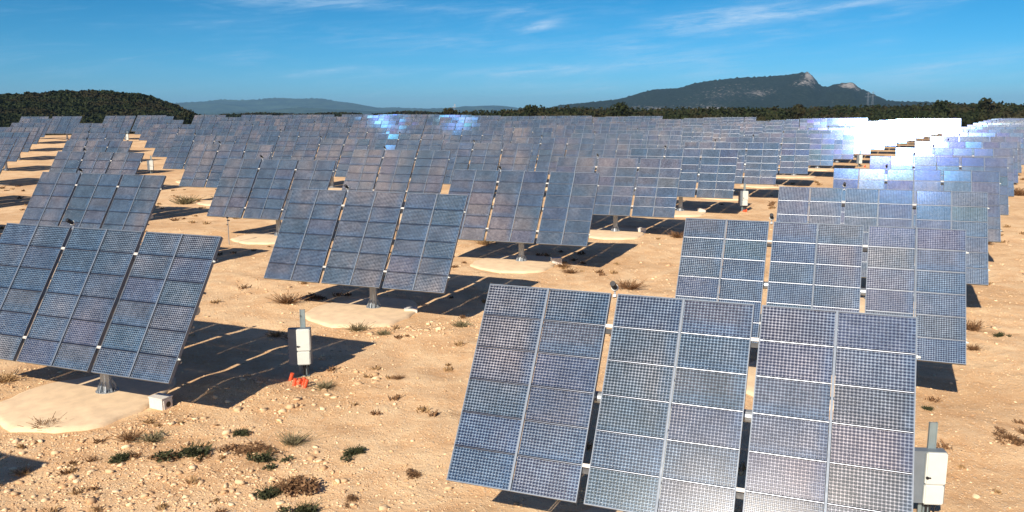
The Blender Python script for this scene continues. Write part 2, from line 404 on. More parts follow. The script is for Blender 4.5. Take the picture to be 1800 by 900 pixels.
def panel_frame_mesh():
    b = MB()
    b.box((0, 0, .012), (.062, PH, .06))                                  # centre bar
    for s in (-1, 1): b.box((s * (PW / 2 - .014), 0, -.055), (.026, PH, .15))   # side rails
    for s in (-1, 1): b.box((0, s * (PH / 2 - .014), -.055), (PW - .06, .026, .15))
    # half-round rails between the rows
    def half(y, r):
        for x0, x1 in ((-PW / 2 + .03, -.04), (.04, PW / 2 - .03)):
            n = 7; vs = []
            for x in (x0, x1):
                for k in range(n + 1):
                    t = math.pi * k / n; vs.append((x, y + math.cos(t) * r, -.02 + math.sin(t) * r * 1.1))
            fs = [(k, k + 1, n + 2 + k, n + 1 + k) for k in range(n)]
            b.add(vs, [f[::-1] for f in fs], 1)
    for k in range(-2, 3): half(k * RP, .030)
    half(PH / 2 - .02, .026); half(-PH / 2 + .02, .022)
    # back stringers
    for s in (-1, 1): b.box((s * .95, 0, -.21), (.08, PH - .3, .14), mi=2)
    for k in (-2.1, -.7, .7, 2.1): b.box((0, k, -.305), (PW - .1, .07, .05), mi=2)
    return b.mesh('panel_frame', [M_ALU, M_RAIL, M_STEEL])
ME_FRAME = panel_frame_mesh()
for f in ME_FRAME.polygons:
    if f.material_index == 1: f.use_smooth = True

def post_mesh():
    b = MB()
    b.lathe([(.46, .10), (.46, .15), (.25, .152), (.235, .5), (.225, 1.2), (.225, P_H - .75), (.30, P_H - .74), (.30, P_H - .60), (.24, P_H - .58), (.24, P_H - .2)], n=20)
    for k in range(10):
        a = 2 * math.pi * k / 10; c, s = math.cos(a), math.sin(a); p = Vector((-s, c, 0)) * .016
        t = [Vector((.22 * c, .22 * s, .15)), Vector((.43 * c, .43 * s, .15)), Vector((.36 * c, .36 * s, .34)), Vector((.22 * c, .22 * s, .62))]
        b.add([q - p for q in t] + [q + p for q in t], [(3, 2, 1, 0), (4, 5, 6, 7), (0, 1, 5, 4), (1, 2, 6, 5), (2, 3, 7, 6)])
        b.tube((.40 * math.cos(a + .3), .40 * math.sin(a + .3), .14), (.40 * math.cos(a + .3), .40 * math.sin(a + .3), .20), .022, n=6)
    return b.mesh('post', M_STEEL)
ME_POST = post_mesh()
def drive_mesh():
    b = MB(); c = Vector((0, 0, P_H)); q = c + pn * .55
    b.tube(c - Vector((0, 0, .25)), c + Vector((0, 0, .18)), .34, .30, 16)
    b.tube(c - pr * .38, c + pr * .38, .26, n=14)
    b.box(c + pn * .33, (.5, .42, .5), R_PANEL)
    b.tube(c - Vector((0, 0, .9)) + pn * .2, q - pu * 1.5 + pn * .1, .06, .045, 8)
    return b.mesh('drive_head', M_STEEL)
ME_DRIVE = drive_mesh()
def beam_mesh():
    b = MB(); c = Vector((0, 0, P_H)) + pn * .60; W = 3 * PW + 2 * GAP
    b.tube(c - pr * (W / 2 - .3), c + pr * (W / 2 - .3), .17, n=14)
    for k in range(-3, 4):
        x = k * (W / 2 - .9) / 3
        b.box(c + pr * x + pn * .10 , (.10, PH - 1.0, .09), R_PANEL)
        for s in (-1, 1): b.tube(c + pr * x - pn * .35 , c + pr * x + pu * s * (PH / 2 - .8) + pn * .08, .03, n=6)
        b.tube(c + pr * x - pn * .36, c + pr * x, .035, n=6)
    for s in (-1, 1):
        b.box(c + pu * s * 1.95 + pn * .03, (W - .8, .08, .07), R_PANEL)
    return b.mesh('support_beam', M_STEEL)
ME_BEAM = beam_mesh()
def pad_mesh(k):
    rr = random.Random(k); n = 40; b = MB(); top = []; out = []; low = []
    ph = [rr.uniform(0, 6.28) for _ in range(5)]
    for i in range(n):
        a = 2 * math.pi * i / n
        r = 3.4 + .22 * math.sin(2 * a + ph[0]) + .16 * math.sin(3 * a + ph[1]) + .09 * math.sin(7 * a + ph[2]) + .06 * math.sin(13 * a + ph[3]) + rr.uniform(-.05, .05)
        c, s = math.cos(a), math.sin(a)
        top.append((r * .93 * c - .5, r * .93 * s - .7, .10)); out.append((r * c - .5, r * s - .7, .04)); low.append((r * 1.04 * c - .5, r * 1.04 * s - .7, -.5))
    vs = [(-.5, -.7, .13)] + top + out + low
    fs = [(0, 1 + i, 1 + (i + 1) % n) for i in range(n)]
    for q in (0, 1):
        fs += [(1 + q * n + i, 1 + (q + 1) * n + i, 1 + (q + 1) * n + (i + 1) % n, 1 + q * n + (i + 1) % n) for i in range(n)]
    b.add(vs, fs); return b.mesh('concrete_pad', M_CONC, True)
ME_PADS = [pad_mesh(k) for k in range(4)]
def sensor_mesh():
    b = MB()
    b.tube((0, 0, 0), (0, 0, .09), .13, n=16, mi=1); b.tube((0, 0, .09), (0, 0, .46), .105, n=16, mi=0)
    b.tube((0, 0, -.02), (0, -.28, -.12), .03, n=6, mi=2); b.box((0, -.26, -.12), (.12, .1, .1), mi=2)
    return b.mesh('sun_sensor', [M_BLACK, M_WHITE, M_STEEL])
ME_SENSOR = sensor_mesh()
def clamp_mesh():
    b = MB(); b.box((0, 0, 0), (GAP + .03, .10, .05)); b.box((0, -.14, -.08), (GAP + .02, .14, .05), mi=1); b.tube((-.05, 0, .02), (-.05, 0, .06), .02, n=6)
    b.tube((.05, 0, .02), (.05, 0, .06), .02, n=6)
    return b.mesh('clamp', [M_BOX, M_BLACK])
ME_CLAMP = clamp_mesh()
def cap_mesh():
    b = MB(); b.box((0, 0, 0), (.07, .09, .07)); b.tube((0, 0, 0), (.10, 0, 0), .03, n=8); return b.mesh('edge_bracket', M_WHITE)
ME_CAP = cap_mesh()

W3 = 3 * PW + 2 * GAP
PC = Vector((0, 0, P_H)) + pn * OFF                      # panel plane centre over the base
def at_panel(x, y, z=0.0): return PC + pr * x + pu * y + pn * z
def R4(loc): return Matrix.Translation(loc) @ R_PANEL.to_4x4()

def make_tracker(detail, variant):
    """detail 2: every lens module its own part; 1: modules joined; 0: joined, small fittings left off"""
    root = empty('solar_tracker', (0, 0, 0))
    link('post', ME_POST, root)
    if detail: link('concrete_pad', ME_PADS[variant % 4], root)
    link('support_beam', ME_BEAM, root); link('drive_head', ME_DRIVE, root)
    for k in (-1, 0, 1):
        M = R4(at_panel(k * (PW + GAP), 0))
        fr = link('panel', ME_FRAME, root, M)
        if detail == 2:
            for y in ROWS:
                for x in COLS:
                    tilt = Matrix.Rotation(random.gauss(0, .0025), 4, 'X') @ Matrix.Rotation(random.gauss(0, .0025), 4, 'Y')
                    link('lens_module', ME_MODULE, fr, Matrix.Translation((x, y, 0)) @ tilt)
        else: link('lens_modules', ME_FIELDS[(variant + k) % 6], fr, Matrix(), 'stuff')
    link('sun_sensor', ME_SENSOR, root, R4(at_panel(-PW / 2 - GAP / 2, PH / 2 + .16, .02)) @ Matrix.Scale(.8, 4))
    if detail:
        for s in (-1, 1):
            for y in (2 * RP, -2 * RP): link('clamp', ME_CLAMP, root, R4(at_panel(s * (PW + GAP) / 2, y, -.02)))
        for y in (2 * RP, -2 * RP): link('edge_bracket', ME_CAP, root, R4(at_panel(W3 / 2, y - .05, -.06)))
    return root
PROTO = {}
ORD = ['nearest', 'second', 'third', 'fourth', 'fifth', 'sixth', 'seventh', 'eighth', 'ninth', 'tenth', 'eleventh', 'twelfth', 'thirteenth', 'fourteenth', 'fifteenth',
       'sixteenth', 'seventeenth', 'eighteenth', 'nineteenth', 'twentieth', 'twenty-first', 'twenty-second', 'twenty-third', 'twenty-fourth', 'twenty-fifth', 'twenty-sixth', 'twenty-seventh', 'twenty-eighth', 'twenty-ninth', 'thirtieth']
LINE = ['rightmost line', 'second line from the right', 'third line from the right', 'fourth line from the right', 'fifth line from the right', 'sixth line from the right',
        'seventh line from the right', 'eighth line from the right', 'ninth line from the right', 'tenth line from the right', 'eleventh line from the right',
        'twelfth line from the right', 'thirteenth line from the right', 'fourteenth line from the right', 'fifteenth line from the right', 'sixteenth line from the right', 'seventeenth line from the right']
LBL = {(0, 0): 'nearest solar tracker at front right, lens cells plainly visible, bottom edge cut by the frame',
       (0, 1): 'blue solar tracker standing directly behind the nearest front-right one',
       (0, 2): 'pale blue solar tracker, third back in the rightmost line',
       (1, 0): 'big slate-grey solar tracker at left front, its panel cut by the left edge',
       (1, 1): 'solar tracker in the middle foreground on a round pad, post showing below',
       (1, 2): 'solar tracker right behind the middle foreground one, its shadow pointing right',
       (1, 3): 'pinkish-grey solar tracker right of centre with a small white junction box in its shadow',
       (2, 1): 'solar tracker directly behind the big left front one, partly hidden by it',
       (2, 2): 'solar tracker left of and behind the middle foreground one',
       (2, 0): 'solar tracker outside the left edge beside the front left one',
       (3, 1): 'solar tracker outside the left edge whose shadow falls behind the left front one',
       (4, 2): 'solar tracker at the left edge whose shadow crosses the sandy track',
       (1, -1): 'solar tracker left of the frame, only its dark shadow tip at lower left'}
rank = {}
for j, i, x, y in spots: rank.setdefault(j, []).append(i)
far_n = 0
for n_, (j, i, x, y) in enumerate(spots):
    d = math.hypot(x, y)
    det = 2 if d < 135 and 900 + 1448 * x / y > -90 else (1 if d < 170 else 0)
    key = (det, n_ % 4 if det != 2 else 0)
    if key not in PROTO: PROTO[key] = t = make_tracker(det, n_ % 4)
    else: t = copy_tree(PROTO[key])
    t.location = (x, y, tz(x, y)); t.rotation_euler = (0, 0, random.gauss(0, .004) if n_ > 6 else 0)
    if (j, i) in LBL: lab = LBL[(j, i)]
    elif j == 20: lab = ('far solar tracker just left of the dark notch in the skyline', 'far solar tracker just right of the dark notch in the skyline', 'far solar tracker two places left of the dark notch in the skyline')[i]
    else:
        k = sorted(rank[j]).index(i)
        lab = '%s solar tracker, %s from the front in the %s' % ('distant' if d > 120 else 'blue-grey', ORD[k] if k else 'first', LINE[j])
    tag(t, lab, 'solar tracker', 'solar trackers standing in lines across the plain')

# ------------------------------------------------------------------ inverter cabinets on poles, with their orange conduits
def make_cabinet():
    t = empty('inverter_cabinet', (0, 0, 0))
    b = MB(); b.box((-.10, .12, .45), (.10, .05, .9)); b.box((.10, .12, 1.55), (.22, .04, 3.1)); b.box((0.0, .13, 1.55), (.03, .10, 3.1)); b.box((.20, .13, 1.55), (.03, .10, 3.1)); b.box((.1, .12, .03), (.42, .3, .06))
    link('pole', b.mesh('pole', M_TEAL), t)
    b = MB(); b.box((-.05, 0, 1.45), (.98, .30, 1.66)); b.box((.43, -.01, 1.45), (.05, .36, 1.60))
    for k in range(9): b.box((-.55, 0, .75 + k * .17), (.04, .26, .05))
    link('housing', b.mesh('housing', M_GREYB), t)
    def cover(z0, z1, nm, x0=-.16, x1=.44, dp=.14):
        bm = bmesh.new(); bmesh.ops.create_cube(bm, size=1)
        for v in bm.verts: v.co = Vector(((x0 + x1) / 2 + v.co.x * (x1 - x0), -.15 - dp / 2 + v.co.y * dp, (z0 + z1) / 2 + v.co.z * (z1 - z0)))
        bmesh.ops.bevel(bm, geom=bm.edges[:], offset=.035, segments=2, affect='EDGES')
        me = bpy.data.meshes.new(nm); bm.to_mesh(me); bm.free(); me.materials.append(M_WHITE); return me
    link('upper_cover', cover(1.27, 2.28, 'upper_cover'), t)
    link('lower_cover', cover(.63, 1.255, 'lower_cover', x1=.41), t)
    b = MB(); b.tube((-.11, -.28, 1.50), (-.11, -.32, 1.50), .045, n=10); b.box((-.06, -.305, 1.50), (.10, .03, .035)); link('switch', b.mesh('switch', M_BLACK), t)
    b = MB(); b.tube((.05, .02, .64), (.05, .02, 0), .035, n=8); b.tube((.14, .0, .64), (.15, -.06, 0), .028, n=8); b.box((.3, 0, .57), (.10, .12, .13)); b.tube((.3, 0, .5), (.24, -.02, 0), .02, n=6)
    link('cable', b.mesh('cable', M_BLACK), t)
    return t
CAB = make_cabinet()
cabs = [((-9.53, 35.94), 'white and grey inverter cabinet on a pole beside the left front tracker shadow', 0.12),
        ((12.59, 23.50), 'pale inverter cabinet half hidden behind the nearest right-hand tracker', -.1),
        ((26.03, 92.24), 'white inverter cabinet on a pole right of centre, in front of distant trackers', 0),
        ((65.64, 156.23), 'small far inverter cabinet below the sun glare', 0),
        ((-61.99, 142.08), 'slim white far inverter cabinet on the sandy gap at left', .3),
        ((-108.21, 234.18), 'farthest tiny inverter cabinet at the upper left by the block edge', .2)]
for k, ((x, y), lab, rz) in enumerate(cabs):
    t = CAB if k == 0 else copy_tree(CAB)
    t.location = (x, y, gz(x, y) - .03); t.rotation_euler = (0, 0, rz); tag(t, lab, 'inverter cabinet', 'inverter cabinets on poles')
def stub_mesh(h, r=.088):
    b = MB(); prof = []; n = int(h / .035)
    for k in range(n + 1):
        z = h * k / n; prof.append((r * (1.0 if k % 2 else .86), z))
    b.lathe(prof, n=12); me = b.mesh('pipe', M_ORANGE, False); return me
STUBS = [stub_mesh(.34), stub_mesh(.42), stub_mesh(.48)]
def pipes(x, y, n, lab, seed):
    rr = random.Random(seed); t = empty('conduit_pipes', (x, y, gz(x, y)))
    for k in range(n):
        M = Matrix.Translation(((k - n / 2) * .12 + rr.uniform(-.03, .03), rr.uniform(-.16, .12), -.12)) @ Matrix.Rotation(rr.uniform(.12, .38), 4, 'Y') @ Matrix.Rotation(rr.uniform(-.3, .1), 4, 'X')
        link('pipe', STUBS[rr.randrange(3)], t, M)
    return tag(t, lab, 'pipes', 'orange conduit pipe ends sticking out of the ground')
pipes(-9.25, 34.45, 5, 'bunch of orange conduit pipe ends below the nearest inverter cabinet', 3)
pipes(-9.85, 35.05, 1, 'single orange conduit pipe end leaning left of the orange bunch', 5)
pipes(26.1, 91.6, 3, 'red-orange conduit ends under the inverter cabinet right of centre', 8)
pipes(66.3, 155.2, 3, 'tiny orange conduit ends under the small cabinet below the glare', 9)

# junction boxes beside pads
def make_jbox():
    t = empty('junction_box', (0, 0, 0)); b = MB()
    b.box((0, 0, .26), (.90, .62, .56)); b.box((0, 0, .565), (.96, .68, .05)); b.box((.47, .02, .26), (.04, .50, .46))
    link('box_body', b.mesh('box_body', M_BOX), t)
    b = MB(); b.tube((.49, .02, .24), (.505, .02, .24), .14, n=14); link('opening', b.mesh('opening', M_BLACK), t); return t
JB = make_jbox()
for k, ((x, y), rz, lab) in enumerate((((-14.35, 32.1), -.45, 'pale concrete junction box beside the round pad of the left front tracker'),
        ((-6.0, 47.5), .1, 'pale low junction box at the right end of the middle pad'),
        ((3.4, 62.1), .2, 'small pale junction box right of the post behind the middle tracker'),
        ((12.24, 77.2), .1, 'small white junction box under the pinkish tracker right of centre'),
        ((21.13, 91.2), .1, 'tiny white junction box in shadow left of the far inverter cabinet'))):
    t = JB if k == 0 else copy_tree(JB); t.location = (x, y, gz(x, y) - (.02 if k != 1 else .25)); t.rotation_euler = (0, 0, rz); t.scale = (.82, .82, .85)
    tag(t, lab, 'junction box', 'pale concrete junction boxes')
x, y = -24.44, 70.35
t = empty('measuring_rod', (x, y, gz(x, y))); b = MB(); b.tube((0, 0, -.1), (0, 0, 2.3), .035, n=8); link('rod', b.mesh('rod', M_STEEL), t)
b = MB(); b.tube((-.02, 0, 2.3), (-.02, 0, 2.42), .10, n=10); b.box((.05, 0, 2.12), (.22, .10, .10)); b.box((-.06, 0, 1.75), (.12, .08, .08)); link('sensor_head', b.mesh('sensor_head', M_BLACK), t)
tag(t, 'thin upright rod with a small sensor head behind the left front tracker', 'measuring rod')

# ------------------------------------------------------------------ loose stones (nobody could count them)
phi = (1 + 5 ** .5) / 2
ICO = np.array([(-1, phi, 0), (1, phi, 0), (-1, -phi, 0), (1, -phi, 0), (0, -1, phi), (0, 1, phi), (0, -1, -phi), (0, 1, -phi), (phi, 0, -1), (phi, 0, 1), (-phi, 0, -1), (-phi, 0, 1)]) / 1.9
IF = np.array([(0, 11, 5), (0, 5, 1), (0, 1, 7), (0, 7, 10), (0, 10, 11), (1, 5, 9), (5, 11, 4), (11, 10, 2), (10, 7, 6), (7, 1, 8), (3, 9, 4), (3, 4, 2), (3, 2, 6), (3, 6, 8), (3, 8, 9), (4, 9, 5), (2, 4, 11), (6, 2, 10), (8, 6, 7), (9, 8, 1)])
def stones(name, pts, sizes, label):
    n = len(pts); V = np.repeat(ICO[None], n, 0) * (1 + RNG.normal(0, .27, (n, 12, 1)))
    V *= RNG.uniform(.45, 1.35, (n, 1, 3)) * np.array([1, 1, .55])
    a = RNG.uniform(0, 6.28, n); c, s = np.cos(a), np.sin(a)
    X = V[..., 0] * c[:, None] - V[..., 1] * s[:, None]; Y = V[..., 0] * s[:, None] + V[..., 1] * c[:, None]
    V = np.stack([X, Y, V[..., 2]], -1) * sizes[:, None, None] + pts[:, None, :]
    F = (IF[None] + (np.arange(n) * 12)[:, None, None]).reshape(-1, 3)
    o = link(name, np_mesh(name, V.reshape(-1, 3), F, M_STONE, 3), kind='stuff'); o['label'] = label; return o
pts, szs = [], []
rub = [(-11.5, 33.6, 3.2, 1.4), (-13.5, 29.8, 3.4, 1.6), (-18, 28.6, 3.6, 1.4), (-9.2, 32.5, 2.2, 1.6), (-6.5, 43.2, 3, 1), (-2.2, 44.8, 2.2, .9), (-21.5, 33, 2.5, 2), (-7.5, 36, 1.6, 1), (-10.5, 25.5, 5, 2),(-14.5,26,3,1.6)]
tries = 0
while len(pts) < 62000 and tries < 400000:
    tries += 1
    y = 18 + 62 * random.random() ** 1.35; x = random.uniform(-.70 * y - 2, .70 * y + 2)
    k = .24 + .5 * max(0, noise.noise(Vector((x * .16, y * .16, 3)))) + .35 * max(0, noise.noise(Vector((x * .7, y * .7, 13))))
    big = 0
    for cx, cy, sx, sy in rub:
        g = math.exp(-((x - cx) / sx) ** 2 - ((y - cy) / sy) ** 2); k += 1.5 * g; big = max(big, g)
    if random.random() > k: continue
    if np.min(np.hypot(NEAR[:, 0] - .5 - x, NEAR[:, 1] - .9 - y)) < 3.6: continue
    s = .012 + .026 * random.random() ** 2 + (.058 * random.random() ** 3.0 if random.random() < .20 + .4 * big else 0)
    if random.random() < .004 + .02 * big: s = random.uniform(.10, .17)
    if y > 40: s *= 1.25
    pts.append((x, y, gz(x, y) + s * .12)); szs.append(s)
stones('loose_stones', np.array(pts), np.array(szs), 'pale loose limestone rubble scattered over the sandy ground')

# ------------------------------------------------------------------ scrub plants
def quads_mesh(name, C, U, Vv, mat):
    """leaf quads from centres and half axes"""
    V = np.stack([C - U - Vv, C + U - Vv, C + U + Vv, C - U + Vv], 1).reshape(-1, 3)
    F = np.arange(len(C) * 4).reshape(-1, 4); return np_mesh(name, V, F, mat)
def unit(a): return a / np.linalg.norm(a, axis=-1, keepdims=True)
def bush_mesh(n, mat, flat, leaf, seed, blade=.0):
    g = np.random.default_rng(seed); k = 7
    cen = g.normal(0, .38, (k, 3)); cen[:, 2] = np.abs(cen[:, 2]) * flat
    ci = g.integers(0, k, n); D = unit(g.normal(size=(n, 3)))
    C = cen[ci] + D * g.uniform(.12, .42, (n, 1)) * np.array([1, 1, flat]); C[:, 2] = np.abs(C[:, 2])
    U = unit(g.normal(size=(n, 3))) * leaf * g.uniform(.5, 1.3, (n, 1)); W_ = unit(np.cross(U, g.normal(size=(n, 3)))) * leaf * .45
    return quads_mesh('foliage', C, U, W_, mat)
def tuft_mesh(n, mat, seed, h=1.0, spread=.55, wd=.018):
    g = np.random.default_rng(seed); root = g.normal(0, .22, (n, 3)); root[:, 2] = 0
    D = np.stack([g.normal(0, spread, n), g.normal(0, spread, n), g.uniform(.5, 1.1, n)], 1) * h * g.uniform(.5, 1, (n, 1))
    D[:, :2] += root[:, :2] * .7
    side = unit(np.cross(D, g.normal(size=(n, 3)))) * wd
    C = root + D / 2; return quads_mesh('blades', C, D / 2, side, mat)
BUSH = [bush_mesh(420, M_GREEN, .75, .085, s) for s in (1, 2, 3)]; BROWNB = [bush_mesh(380, M_BROWN, .5, .075, s) for s in (4, 5, 6)]
GREYB = [bush_mesh(300, M_GREYG, .7, .06, s) for s in (7, 8)]
TUFTB = [tuft_mesh(190, M_BROWN, s) for s in (1, 2)]; TUFTG = [tuft_mesh(190, M_GREYG, s) for s in (3, 4)]; TUFTS = [tuft_mesh(150, M_STRAW, s) for s in (5, 6)]
GRASSG = [tuft_mesh(150, M_GREEN, s) for s in (8, 9)]
plants = [  # x, y, size, kind, label
 (-17.87, 29.93, .62, 'b', 'dry brown grass tuft at the near edge of the left round pad'),
 (-11.27, 27.70, .85, 'g', 'largest dark green scrub bush on the rubble at lower left'),
 (-12.08, 27.55, .55, 'rb', 'low brown twiggy clump joined to the left of the largest bush'),
 (-13.69, 27.25, .52, 'g', 'small green scrub among white stones at lower left'),
 (-14.07, 28.65, .55, 'b', 'brown dry tuft left of the largest bush, beyond the stones'),
 (-13.26, 28.71, .60, 'y', 'grey-brown dry tuft behind the largest bush'),
 (-10.31, 29.48, .48, 'g', 'dark green round bush at the tip of the left front shadow'),
 (-9.25, 27.91, .70, 'rb', 'reddish brown sprawling scrub in the middle of the lower left ground'),
 (-8.68, 27.21, .58, 'g', 'green scrub bush in front of the reddish brown sprawl'),
 (-8.06, 28.67, .62, 'y', 'grey feathery tuft right of the reddish brown sprawl'),
 (-5.69, 27.86, .58, 'g', 'lone dark green bush on bare sand left of the nearest tracker'),
 (-7.35, 25.1, .85, 'rb', 'wide rust-red dry mat of scrub near the bottom edge'),
 (-7.75, 24.75, .6, 'g', 'green fringe of scrub along the rust-red mat'),
 (-6.35, 23.71, .55, 'g', 'dark green bush at the bottom edge left of the nearest tracker'),
 (-3.21, 25.96, .45, 'rb', 'small brown scrub close to the left edge of the nearest tracker'),
 (-8.22, 34.47, .62, 'y', 'grey-green tuft right of the orange conduit pipes'),
 (-8.46, 43.62, .75, 'y', 'grey tuft at the near edge of the middle round pad'),
 (-5.15, 35.62, .35, 'b', 'tiny brown sprig alone on the sand below the middle pad'),
 (-13.86, 49.53, 1.0, 'b', 'tall brown dry tuft at left end of the middle tracker shadow'),
 (-12.53, 51.03, .95, 'rb', 'dark brown scrub where the middle tracker shadow begins'),
 (-39.59, 99.40, 1.7, 'y', 'grey-green scrub patch on the sandy strip at left, nearer one'),
 (-36.29, 102.79, 1.7, 'g', 'dark green scrub patch on the sandy strip at left, farther one'),
 (4.25, 58.74, .75, 'b', 'brown tuft in front of the pad right of centre'),
 (7.68, 53.38, 1.1, 'b', 'brown dry tuft above the top edge of the nearest tracker'),
 (17.04, 32.30, .40, 'g', 'small dark green sprig beside the cabinet at right'),
 (18.67, 29.36, .75, 'rb', 'dark brown flat scrub near the right edge'),
 (19.6, 29.9, .6, 'rb', 'dark brown scrub touching the right edge'),
 (25.53, 44.39, .85, 'b', 'brown tuft at the corner of the second right tracker'),
 (32.47, 57.26, .95, 'b', 'dry brown tuft right of the third right-hand tracker'),
 (15.06, 74.34, .95, 'b', 'brown weed on sand left of the second right tracker'),
 (-5.08, 24.43, .40, 'rb', 'small dark sprig near the bottom edge left of the nearest tracker'),
 (-22.46, 35.02, .85, 's', 'straw coloured tuft at the left edge under the big panel'),
 (26.25, 43.07, .5, 'g', 'small dark green weed right of the second right tracker'),
 (-2.46, 70.52, 1.0, 's', 'straw tuft behind the shadow of the middle tracker'),
 (3.84, 60.79, .7, 'b', 'brown weed on the pad edge right of centre'),
 (23.51, 40.50, .5, 'b', 'brown weed by the shadow of the second right tracker'),
 (66.01, 107.06, 1.6, 'b', 'dark weed clump on far sand by the right edge'),
 (-16.53, 26.14, .4, 's', 'short straw tuft above the shadow tip at lower left'),
 (-11.39, 41.96, .7, 'b', 'brown tuft left of the pole top of the nearest cabinet'),
 (-12.6, 42.6, .6, 's', 'straw tuft on open sand between the two left trackers'),
 (-2.85, 44.27, .6, 'y', 'grey weed by the stones right of the middle pad'),
 (14.60, 26.55, .4, 's', 'pale straw weed right of the white cabinet'),
 (-6.9, 49.3 - 6.5, .5, 'y', 'small grey weed right of the grey tuft on the middle pad edge'),
 (41.5, 71.5, .9, 'b', 'brown weed by the far right tracker edge')]
for k, (x, y, s, kd, lab) in enumerate(plants):
    t = empty('scrub_plant', (x, y, gz(x, y) - .02), random.uniform(0, 6.28)); s *= .85 if kd in ('b', 'y', 's') else (1.25 if k < 14 else 1)
    t.scale = (s, s, s * random.uniform(.6, .85))
    if kd == 'g': link('foliage', BUSH[k % 3], t, Matrix.Scale(.85, 4)); link('blades', GRASSG[k % 2], t, Matrix.Scale(.55, 4))
    if kd == 'rb': link('foliage', BROWNB[k % 3], t, Matrix.Diagonal((1.25, .85, .7, 1))); link('blades', TUFTB[k % 2], t, Matrix.Scale(.4, 4))
    if kd == 'b': link('blades', TUFTB[k % 2], t); link('foliage', BROWNB[k % 3], t, Matrix.Scale(.45, 4))
    if kd == 'y': link('blades', TUFTG[k % 2], t); link('foliage', GREYB[k % 2], t, Matrix.Scale(.5, 4))
    if kd == 's': link('blades', TUFTS[k % 2], t)
    tag(t, lab, 'bush' if kd in ('g', 'rb') else 'grass tuft')
# tiny weeds everywhere: one mass
C_, U_, W_ = [], [], []
g = np.random.default_rng(21)
while len(C_) < 420:
    y = 19 + 110 * random.random() ** 1.3; x = random.uniform(-.68 * y, .68 * y)
    if noise.noise(Vector((x * .12, y * .12, 31))) < .02: continue
    if np.min(np.hypot(NEAR[:, 0] - .5 - x, NEAR[:, 1] - .9 - y)) < 3.8: continue
    n = 26; s = random.uniform(.08, .2) * (1 + y / 120); r0 = g.normal(0, .5, (n, 3)) * s; r0[:, 2] = 0
    D = np.stack([g.normal(0, .5, n), g.normal(0, .5, n), g.uniform(.3, 1, n)], 1) * s
    C_.append(r0 + D / 2 + np.array([x, y, gz(x, y) - .01])); U_.append(D / 2); W_.append(unit(np.cross(D, g.normal(size=(n, 3)))) * .012 * (1 + y / 40))
for k, mt in enumerate((M_BROWN, M_STRAW)):
    o = link('weeds', quads_mesh('weeds', np.concatenate(C_[k::2]), np.concatenate(U_[k::2]), np.concatenate(W_[k::2]), mt), kind='stuff')
    o['label'] = ('brown' if k == 0 else 'straw coloured') + ' tiny dry weeds dotted over the sand'

# ------------------------------------------------------------------ woods
HU, HV = 900, 199.0
def dirpx(u, v, d):
    """a far silhouette point measured from the horizon: bearing and height at distance d"""
    a = math.atan((u - HU) / F_PX); return d * math.sin(a), d * math.cos(a), CAM_H + (HV - v) / F_PX * d * math.cos(a)
def wood(name, crowns, leaf, n_per, label):
    g = np.random.default_rng(len(crowns)); Cs, Us, Ws, CV, CF = [], [], [], [], []
    for q, (x, y, z, r, h) in enumerate(crowns):
        D = unit(g.normal(size=(n_per, 3))); D[:, 2] = np.abs(D[:, 2]) * 1.0 - .15
        lump = 1 + .22 * np.sin(D[:, 0] * 4 + q) * np.cos(D[:, 1] * 5 + q * 2)
        P_ = D * (g.uniform(.82, 1.1, (n_per, 1)) * lump[:, None]) * np.array([r, r, h])
        Cs.append(P_ + np.array([x, y, z]))
        U = unit(g.normal(size=(n_per, 3))) * leaf * g.uniform(.6, 1.3, (n_per, 1)); Us.append(U)
        Ws.append(unit(np.cross(U, g.normal(size=(n_per, 3)))) * leaf * .7)
        CV.append(ICO * np.array([r * .85, r * .85, h * .85]) + np.array([x, y, z])); CF.append(IF + 12 * q)
    C, U, W_ = map(np.concatenate, (Cs, Us, Ws))
    V = np.stack([C - U - W_, C + U - W_, C + U + W_, C - U + W_], 1).reshape(-1, 3)
    F1 = np.arange(len(V)).reshape(-1, 4); tri = np.concatenate([F1[:, [0, 1, 2]], F1[:, [0, 2, 3]]])
    # keep the two triangles of a leaf one island by sharing vertices
    V2 = np.concatenate([V, np.concatenate(CV)]); F = np.concatenate([tri, np.concatenate(CF) + len(V)])
    o = link(name, np_mesh(name, V2, F, M_OAK, 3), kind='stuff'); o['label'] = label; return o
def interp(tab, u): return float(np.interp(u, [a for a, _ in tab], [b for _, b in tab]))
SIL_R = [(768, 196), (790, 193), (830, 195), (870, 193), (910, 189.5), (950, 187), (990, 186.5), (1020, 188), (1060, 190), (1120, 191), (1200, 190), (1300, 189), (1420, 189), (1500, 188), (1560, 187), (1620, 186), (1650, 184), (1700, 184), (1720, 182), (1750, 183), (1790, 186), (1900, 186)]
cr_ = []
for row in range(6):
    d0 = 345 + row * 14
    u = 772.0
    while u < 1900:
        d = d0 + random.uniform(-6, 6) + 80 * min(1, max(0, (u - 1330) / 120)); xx, yy, zt = dirpx(u, interp(SIL_R, u) + random.uniform(-.6, 2.2) + (5 - row) * 2.4 , d)
        r = random.uniform(2.2, 3.9); gr = gz(xx, yy); zt = max(zt, gr + 2.2)
        h = min(max((zt - gr) * .6, 1.6), 4.5)
        cr_.append((xx, yy, zt - h, r, h)); u += r * 1.05 / d * F_PX
wood('woodland', cr_, .55, 85, 'dark holm oak woodland behind the solar field')
